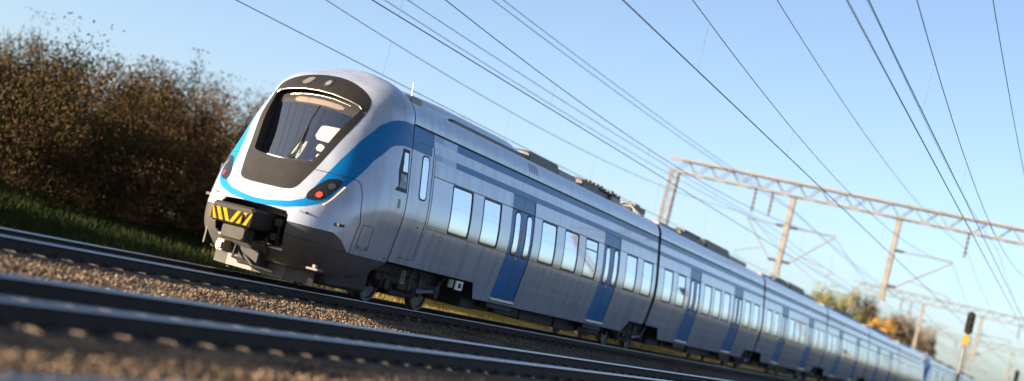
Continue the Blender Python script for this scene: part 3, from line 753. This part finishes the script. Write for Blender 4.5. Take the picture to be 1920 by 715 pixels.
    def strip(xa, xb, lean):
        za, zb = .87, 1.08; V = [(xa, -.609, za), (xb, -.609, za), (xb + lean, -.609, zb), (xa + lean, -.609, zb)]
        V = [(min(max(x, -.428), .388), y, z) for x, y, z in V] + [(min(max(x, -.428), .388), -.6055, z) for x, y, z in V]
        meshobj('warning_stripe', V, [(0, 1, 2, 3), (4, 7, 6, 5), (0, 4, 5, 1), (1, 5, 6, 2), (2, 6, 7, 3), (3, 7, 4, 0)], YEL, cv)
    for k in range(3): strip(.0 + .135 * k - .03, .07 + .135 * k - .03, .115)
    for k in range(4): strip(-.03 - .07 - .13 * k, -.03 - .13 * k, -.115)
    mb = MB(); mb.box(.20, .235, -.63, -.606, .90, 1.05, .006); mb.build('hatch_handle', SIGB, cv)
    mb = MB()
    mb.tube([(0, .7, .80), (0, -.30, .74)], .13, 12); mb.box(-.25, .25, -.46, -.12, .58, .85, .04); mb.box(-.60, .60, .2, .32, .56, .62, .015)
    mb.tube([(.35, .25, .9), (.42, -.02, .72), (.40, .1, .5), (.30, .3, .42)], .028, 7); mb.tube([(.52, .3, 1.1), (.58, .05, .92), (.56, .15, .62)], .024, 7)
    mb.box(.44, .60, .05, .28, .98, 1.12, .02); mb.box(.46, .58, .0, .2, .74, .86, .02)
    mb.build('coupler', DARK, t)
    mb = MB(); mb.box(-.52, -.36, -.05, .25, .34, .55, .02); mb.box(-.50, -.38, -.10, -.05, .38, .50, .01); mb.build('bracket', mat('sunlit_bracket', (.32, .26, .19), .6, metal=.2), t)
    mb = MB(); mb.tube([(-.58, .05, .63), (.70, .12, .61)], .022, 8); mb.build('lower_bar', mat('worn_bar', (.38, .33, .26), .45, metal=.4), t)
    mb = MB(); mb.box(-.15, .30, .1, .5, .20, .52, .04); mb.tube([(.0, .1, .36), (.3, -.05, .22), (.62, .1, .2)], .026, 7); mb.tube([(-.2, .1, .5), (-.1, -.1, .3), (.2, 0, .24)], .03, 7); mb.build('brake_gear', DARK, t)
    pl = [(-1.05, .85), (-.6, .55), (0, .45), (.6, .55), (1.05, .85)]
    V = [(x, y, z) for z in (.12, .40) for x, y in pl] + [(x * .97, y + .04, z) for z in (.12, .40) for x, y in pl]
    F = [(i, i + 1, 6 + i, 5 + i) for i in range(4)] + [(10 + i, 15 + i, 16 + i, 11 + i) for i in range(4)] + [(i, 10 + i, 11 + i, i + 1) for i in range(4)] + [(5 + i, 6 + i, 16 + i, 15 + i) for i in range(4)]
    meshobj('rail_guard', V, F, SKIRT, t)
    for a in (.72, -.80): box_part(t, 'guard_iron', DARK2, a, a + .08, .9, 1.0, .06, .5, .01)
    mb = MB(); mb.box(1.12, 1.36, .32, .55, .40, .44, .01); mb.box(1.2, 1.26, .40, .50, .43, .50); mb.build('foot_step', GALV, t)
    box_part(t, 'under_nose_box', DARK, -1.15, 1.18, 1.0, 2.7, .16, .62, .06)
    # body
    y0, y1 = 2.585, LE - .15
    wins = [(4.70, 5.75), (6.41, 7.42), (10.15, 11.2), (11.86, 12.93), (13.55, 14.58, 1), (17.3, 18.36), (19.03, 20.07)]
    drs = [(8.10, 9.60), (15.10, 16.62)]
    cd = (2.93, 3.60, .98, 3.22)
    holes = [(w[0], w[1], 1.70, 2.64) for w in wins] + [(d[0], d[1], .65, 3.03) for d in drs] + [cd]
    side_wall(t, y0, y1, LE, holes, True, 1); side_wall(t, y0, y1, LE, [], True, -1)
    lf = patch('cab_door', [(cd[0] + .012, .99), (cd[1] - .012, .99), (cd[1] - .012, 3.21), (cd[0] + .012, 3.21)], side_map, PAINT, t, off=-.008, thick=.03, step=.12)
    patch('door_blue_field', [(cd[0] + .014, 3.02), (cd[1] - .10, 3.02), (cd[1] - .10, 3.208), (cd[0] + .014, 3.208)], side_map, BLUE, lf, off=-.005, step=.1)
    patch('pane_seal', rrect(3.08, 3.42, 2.14, 3.0, .10), side_map, RUBBER, lf, off=.0, thick=.01, step=.1, holes=[rrect(3.105, 3.395, 2.17, 2.97, .085)])
    patch('pane', rrect(3.10, 3.40, 2.16, 2.98, .09), side_map, PANE, lf, off=-.003, step=.08)
    patch('door_button', circle(3.32, 1.62, .022, 10), side_map, SEAM, lf, off=-.002, thick=.006, step=.2)
    ribbon('panel_seam', [(cd[1] + .08, 1.0), (cd[1] + .08, 3.0)], side_map, .008, SEAM, t, off=.003)
    patch('blue_field', [(y0, 3.02), (2.925, 3.02), (2.925, 3.225), (3.605, 3.225), (3.605, 3.02), (3.56, 3.02), (3.56, 3.462), (y0, 3.462)][:4] + [(3.56, 3.225), (3.56, 3.462), (y0, 3.462)], side_map, BLUE, t, off=.002, step=.1)
    for a, b, c, d in ((3.62, 3.98, 3.34, 3.455), (3.64, 3.98, 3.0, 3.11)): patch('blue_square', [(a, c), (b, c), (b, d), (a, d)], side_map, mat('mid_blue_paint', (.05, .19, .42), .25, coat=.5), t, off=.002, step=.2)
    for c, d in ((3.335, 3.462), (2.995, 3.11)): patch('pale_stripe', [(4.0, c), (4.72, c), (4.72, d), (4.0, d)], side_map, BLUEPALE, t, off=.002, step=.2)
    stripes(t, 4.73, y1); inner_items(t, wins, drs, (3.70, y1)); roof(t, y0, y1); ends(t, 2.55, y1, False, True)
    bogie(t, 4.72); f = bogie(t, LE, 'shared_bogie', shared=True); underframe(t, 7.25, LE - 2.1)
    box_part(t, 'maker_plate', WHITEP, 1.40, 1.44, 6.25, 6.62, .62, .82, .01); box_part(t, 'plate_face', DARK, 1.442, 1.447, 6.36, 6.52, .67, .77, .002)
    box_part(t, 'grey_plate', GREYM, 1.38, 1.42, 5.9, 6.15, .64, .82, .01)
    # roof gear
    roof_gear(t, [('roof_fairing', GREYM, (-.95, .98, 3.0, 9.5, 3.80, 3.95, .05)), ('roof_grille', GREYD, (.9, 1.02, 5.0, 9.3, 3.82, 3.99, .01)),
                  ('roof_box', GREYD, (-.9, .95, 9.8, 11.9, 3.80, 4.16, .05)), ('roof_box', GREYM, (-.85, .9, 12.05, 13.5, 3.80, 4.10, .05)), ('roof_box', GREYD, (-.9, .98, 13.8, 15.2, 3.80, 4.13, .04)),
                  ('roof_box', GREYD, (-.9, .9, 15.3, 16.3, 3.80, 4.10, .04)), ('roof_box', GREYM, (-.9, .98, 16.4, 17.3, 3.80, 4.09, .04)), ('roof_box', mat('roof_pale', (.5, .5, .48), .5), (-.7, .9, 17.35, 18.1, 3.80, 3.98, .04))])
    mb = MB(); rs = random.Random(3)
    for k in range(10): y = 13.9 + k * .34; mb.box(.62, .99, y, y + .2, 4.08, 4.12 + rs.uniform(.03, .09), .01)
    mb.build('roof_fittings', GREYD, t)
    V = []; F = []
    sec = [(.93 * math.cos(a), 3.93 + .33 * math.sin(a) ** .8) for a in np.linspace(0, math.pi, 15)]
    ys = [2.75, 3.0, 3.6, 5., 7., 8.8, 9.4, 9.6]; ks = [.15, .55, .85, 1, 1, 1, .8, .3]
    for y, k in zip(ys, ks): V += [(x * (.7 + .3 * k), y, 3.93 + (z - 3.93) * k) for x, z in sec]
    n = len(sec); F = [(i * n + j, (i + 1) * n + j, (i + 1) * n + j + 1, i * n + j + 1) for i in range(len(ys) - 1) for j in range(n - 1)]
    meshobj('roof_duct', V, F, SILV, t, smooth=True)
    mb = MB()
    for k in range(4): mb.box(1.20 - .01 * 0, 1.225, 9.0 + k * .16, 9.06 + k * .16, 3.74, 3.86)
    ribm = MB()
    for k in range(4): ribbon('x', [(9.0 + k * .16, 3.60), (9.0 + k * .16, 3.80)], side_map, .05, SEAM, off=.004, mb=ribm)
    ribm.build('roof_vents', GREYM, t)
    mb = MB(); mb.tube([(.75, 3.42, 3.85), (.75, 3.42, 4.12), (.75, 3.36, 4.36)], [.03, .018, .008], 6); mb.build('antenna', WHITEP, t)
    mb = MB(); mb.box(.62, .88, 3.2, 3.7, 3.85, 4.08, .03); mb.build('antenna_base', GREYM, t)
    cable_loops(t, 18.7)
    return t
car1 = driving_carriage()
for ch in car1.children:
    if ch.name.startswith('shared_bogie'): ch.name = 'bogie'; SHARED = ch
tag(car1, 'leading driving carriage with sunlit rounded nose and yellow striped coupler cover', 'train carriage', 'carriages of the blue and white train')

# ---- middle carriage
def middle_carriage():
    t = empty('passenger_carriage'); y0, y1 = .15, LC - .15
    c = LC / 2; half = [(-7.35, -6.3), (-5.67, -4.67), (-2.02, -.97)]
    wins = [(c + a, c + b) for a, b in half] + [(c - .52, c + .52)] + [(c - b, c - a) for a, b in half]
    drs = [(c - 4.12, c - 2.62), (c + 2.62, c + 4.12)]
    holes = [(w[0], w[1], 1.70, 2.64) for w in wins] + [(d[0], d[1], .65, 3.03) for d in drs]
    side_wall(t, y0, y1, LC, holes, False, 1); side_wall(t, y0, y1, LC, [], False, -1)
    stripes(t, y0, y1); inner_items(t, wins, drs, (y0, y1)); roof(t, y0, y1); ends(t, y0, y1, False, True)
    bogie(t, LC, shared=True); underframe(t, 2.1, LC - 2.1)
    roof_gear(t, [('roof_box', GREYM, (-.9, .9, 1.3, 3.6, 3.80, 4.06, .05)), ('roof_box', GREYD, (-.95, .98, 3.8, 7.0, 3.80, 4.12, .06)), ('roof_box', GREYD, (-.95, 1.0, 7.15, 10.8, 3.80, 4.22, .08)), ('roof_box', GREYM, (-.9, .95, 11.0, 14.2, 3.80, 4.10, .05))])
    mb = MB(); mb.box(.6, .95, 4.2, 6.4, 4.10, 4.19, .02); mb.build('roof_fittings', GREYD, t)
    return t
ordn = ['second', 'third', 'fourth', 'fifth']
mids = []
for k in range(4):
    m = middle_carriage() if k == 0 else copy_tree(mids[0])
    m.location = (0, LE + k * LC, 0)
    tag(m, f'{ordn[k]} carriage of the train, counted from the nose', 'train carriage', 'carriages of the blue and white train'); mids.append(m)
L1 = 2 * LE + 4 * LC
SHARED['_skip'] = 1
tail = copy_tree(car1); tail.location = (0, L1, 0); tail.rotation_euler = (0, 0, math.pi)
tag(tail, 'sixth carriage with its own driving end, tail of the near train set')
# the turned carriage shows its other side: give it panes and doors there
for ch in list(tail.children):
    b = ch.name.split('.')[0]
    if b in ('window', 'window_band', 'door', 'band_trim', 'upper_stripe', 'lower_stripe', 'cab_door', 'blue_field', 'warning_sticker', 'pale_stripe', 'cab_window'):
        ch.scale = (-1, 1, 1)
Y2 = L1 + 1.35
del SHARED['_skip']
lead2 = copy_tree(car1); lead2.location = (0, Y2, 0); tag(lead2, 'leading driving carriage of the second train set, coupled far behind')
for k in range(3):
    m = copy_tree(mids[0]); m.location = (0, Y2 + LE + k * LC, 0)
    tag(m, ['first middle carriage of the distant second train set', 'second middle carriage of the distant second train set', 'farthest carriage visible at the bottom right edge'][k])

# ------------------------------------------------------------------ overhead line
PORT = [-16., 58., 132., 206.]
SPAN = 74.
def wire(name, label, fz, x, y0=-40, y1=300, r=.012, step=4., parent=None, group='overhead wires'):
    mb = MB(); mb.tube([(x if not callable(x) else x(y), y, fz(y)) for y in np.arange(y0, y1 + .1, step)], r, 5)
    o = mb.build(name, WIREM, parent)
    if parent is None: tag(o, label, 'wire', group)
    return o
def sagf(zm, k): return lambda y: zm + k * (((y - 21 + SPAN / 2) % SPAN) - SPAN / 2) ** 2
where = {-4.8: 'over the grass behind the train', 0.05: 'above the train roof', 6.25: 'above the middle track', 10.32: 'above the nearest track'}
for xt, w in where.items():
    t = empty('overhead_line', (0, 0, 0)); tag(t, f'contact wire with its sagging catenary and droppers {w}', 'overhead line', 'overhead lines')
    wire('contact_wire', '', lambda y: 5.6, xt, r=.013 if xt < 9 else .010, parent=t)
    mf = sagf(6.45 if xt < -1 else 6.15, .00118)
    wire('catenary_wire', '', mf, xt, r=.012 if xt < 5 else .009, step=3., parent=t)
    for y in np.arange(-15, 130, 9.2):
        mb = MB(); mb.tube([(xt, y, 5.6), (xt, y, mf(y))], .0045, 4); mb.build('dropper', WIREM, t)
    if xt > 10: wire('contact_wire', '', lambda y: 5.63, 10.0, r=.012, parent=t)
for x, z, k, w in ((-4.7, 7.35, .0004, 'outermost on the left'), (-3.75, 7.35, .0003, 'second from the left'), (-2.4, 8.15, .0004, 'by the left hanging post'), (-2.75, 8.5, .0003, 'highest above the train'), (6.7, 7.6, .0008, 'over the middle track'), (8.3, 8.2, .0005, 'between the two near tracks'), (11.1, 7.4, .0006, 'far right, over the nearest track')):
    wire('feeder_wire', f'thick feeder wire {w}', sagf(z, k), x, r=.012 if x < 5 else .009)

def lattice(mb, p0, p1, w, h, pitch, r, side):
    """braces of a four-chord girder between two points"""
    p0 = Vector(p0); p1 = Vector(p1); d = (p1 - p0); L = d.length; d.normalize(); a = Vector(side); b = d.cross(a)
    n = int(L / pitch)
    for i in range(n):
        s0, s1 = p0 + d * (L * i / n), p0 + d * (L * (i + 1) / n)
        for e, o in ((a * w, b * h), (b * h, a * w)):
            for q in (-.5, .5):
                k = 1 if (i % 2) else -1
                mb.tube([s0 + e * q + o * .5 * k, s1 + e * q - o * .5 * k], r, 4)
def portal(y, label):
    t = empty('catenary_portal', (0, y, -.6)); tag(t, label, 'catenary portal', 'lattice portals over the tracks')
    ZB = 9.85 + .6; xl, xr = -9.4, 15.6
    for a in (-.3, .3):
        for b in (-.35, .35): mb = MB(); mb.box(xl - .4, xr + .4, a - .045, a + .045, ZB + b - .045, ZB + b + .045); mb.build('chord', GALV, t)
    mb = MB(); lattice(mb, (xl, 0, ZB), (xr, 0, ZB), .6, .7, .62, .026, (0, 1, 0)); tag(mb.build('bracing', GALV, t), kind='stuff')
    mb = MB(); mb.box(xl, xr, -.27, .27, ZB + .40, ZB + .43); mb.build('walkway', GALV, t)
    for x in (xl, xr):
        p = MB()
        for a in (-.22, .22):
            for b in (-.22, .22): p.box(x + a - .04, x + a + .04, b - .04, b + .04, 0, ZB - .35)
        q = p.build('post', GALV, t); mb = MB(); lattice(mb, (x, 0, .2), (x, 0, ZB - .4), .44, .44, .6, .018, (1, 0, 0)); tag(mb.build('post_bracing', GALV, q), kind='stuff')
    for x, tracks in ((-2.6, (-4.8, .05)), (3.1, (.05, 6.25))):
        p = MB(); p.box(x - .15, x + .15, -.12, .12, 5.2 + .6, ZB - .30, .02); q = p.build('hanging_post', GALV, t)
        p = MB(); p.box(x - .28, x + .28, -.16, .16, ZB - .42, ZB - .31, .01); p.build('post_flange', GALV, q); p = MB(); p.box(x - .2, x + .2, -.14, .14, 5.7, 5.82, .01); p.build('post_foot', GALV, q)
        for tx in tracks:
            if tx == .05 and x > 0: continue
            sgn = 1 if tx > x else -1; a = MB()
            a.tube([(x + sgn * .55, 0, 8.4), (tx, 0, 8.45)], .035, 6); a.tube([(x + sgn * .55, 0, 6.5), (tx, 0, 8.40)], .035, 6); a.tube([(x + sgn * 1.1, 0, 7.0), (tx + sgn * .3, 0, 6.55), (tx, 0, 6.25)], .022, 6); a.build('cantilever', GALV, t)
            for z in (8.4, 6.5):
                a = MB(); xs_ = np.linspace(x + sgn * .15, x + sgn * .58, 13)
                a.tube([(v, 0, z) for v in xs_], [.05 if i % 2 else .095 for i in range(13)], 8); a.build('insulator', INSUL, t)
    for x in (-4.7, -3.75, 6.7, 11.1):
        a = MB(); zt = 8.0 + .6
        a.tube([(x, 0, zz) for zz in np.linspace(ZB - .35, zt + .2, 11)], [.04 if i % 2 else .085 for i in range(11)], 8); a.build('feeder_insulator', INSUL, t)
    return t
portal(PORT[1], 'nearest lattice portal crossing above the second half of the train')
portal(PORT[2], 'second lattice portal, half the size, low at the right edge')
portal(PORT[3], 'farthest lattice portal, tiny at the lower right')

# ------------------------------------------------------------------ signals
def signal(x, y, z0, z1, label, w=.36, plate=True):
    t = empty('railway_signal', (x, y, -.4)); tag(t, label, 'signal', 'signals beside the tracks')
    a, b = z0 + .4, z1 + .4
    mb = MB(); mb.tube([(0, .12, -.3), (0, .12, b)], .07, 10); mb.build('post', GALV, t)
    zb = a + (.62 if plate else 0)
    loop = rrect(-w / 2, w / 2, zb, b, .18); n = len(loop)
    V = [(u, yy, v) for yy in (-.03, .03) for u, v in loop]
    h = meshobj('backboard', V, [(j, (j + 1) % n, n + (j + 1) % n, n + j) for j in range(n)] + [tuple(range(n - 1, -1, -1)), tuple(range(n, 2 * n))], SIGB, t)
    k = 3
    for i in range(k):
        z = b - .25 - i * .34
        m = MB(); m.lathe([(.13, -.26), (.125, -.26), (.125, -.03), (.14, -.03)], (0, 0, z), 'y', 16); m.build('lamp_hood', SIGB, t)
        m = MB(); m.lathe([(.105, -.05), (.11, -.045), (.11, -.031)], (0, 0, z), 'y', 16); m.build('signal_lens', SIGR if i == 0 else LAMPH, t)
    if plate: mb = MB(); mb.box(-.12, .12, -.03, .0, a + .1, a + .56, .015); mb.build('number_plate', SIGY, t)
    mb = MB(); mb.box(-.2, .2, .1, .5, -.3, .5, .03); mb.build('base_cabinet', GALV, t)
    mb = MB()
    for s in (-.16, .16): mb.tube([(s, .3, -.3), (s, .3, b)], .015, 5)
    for i in range(int((b) / .35)): mb.tube([(-.16, .3, .2 + .35 * i), (.16, .3, .2 + .35 * i)], .012, 5)
    mb.build('ladder', GALV, t)
    return t
signal(8.25, 51., 3.45, 5.15, 'signal with a red light and yellow plate beside the track')
signal(8.4, 108., 2.6, 4.6, 'small distant signal near the bottom right corner', plate=True)
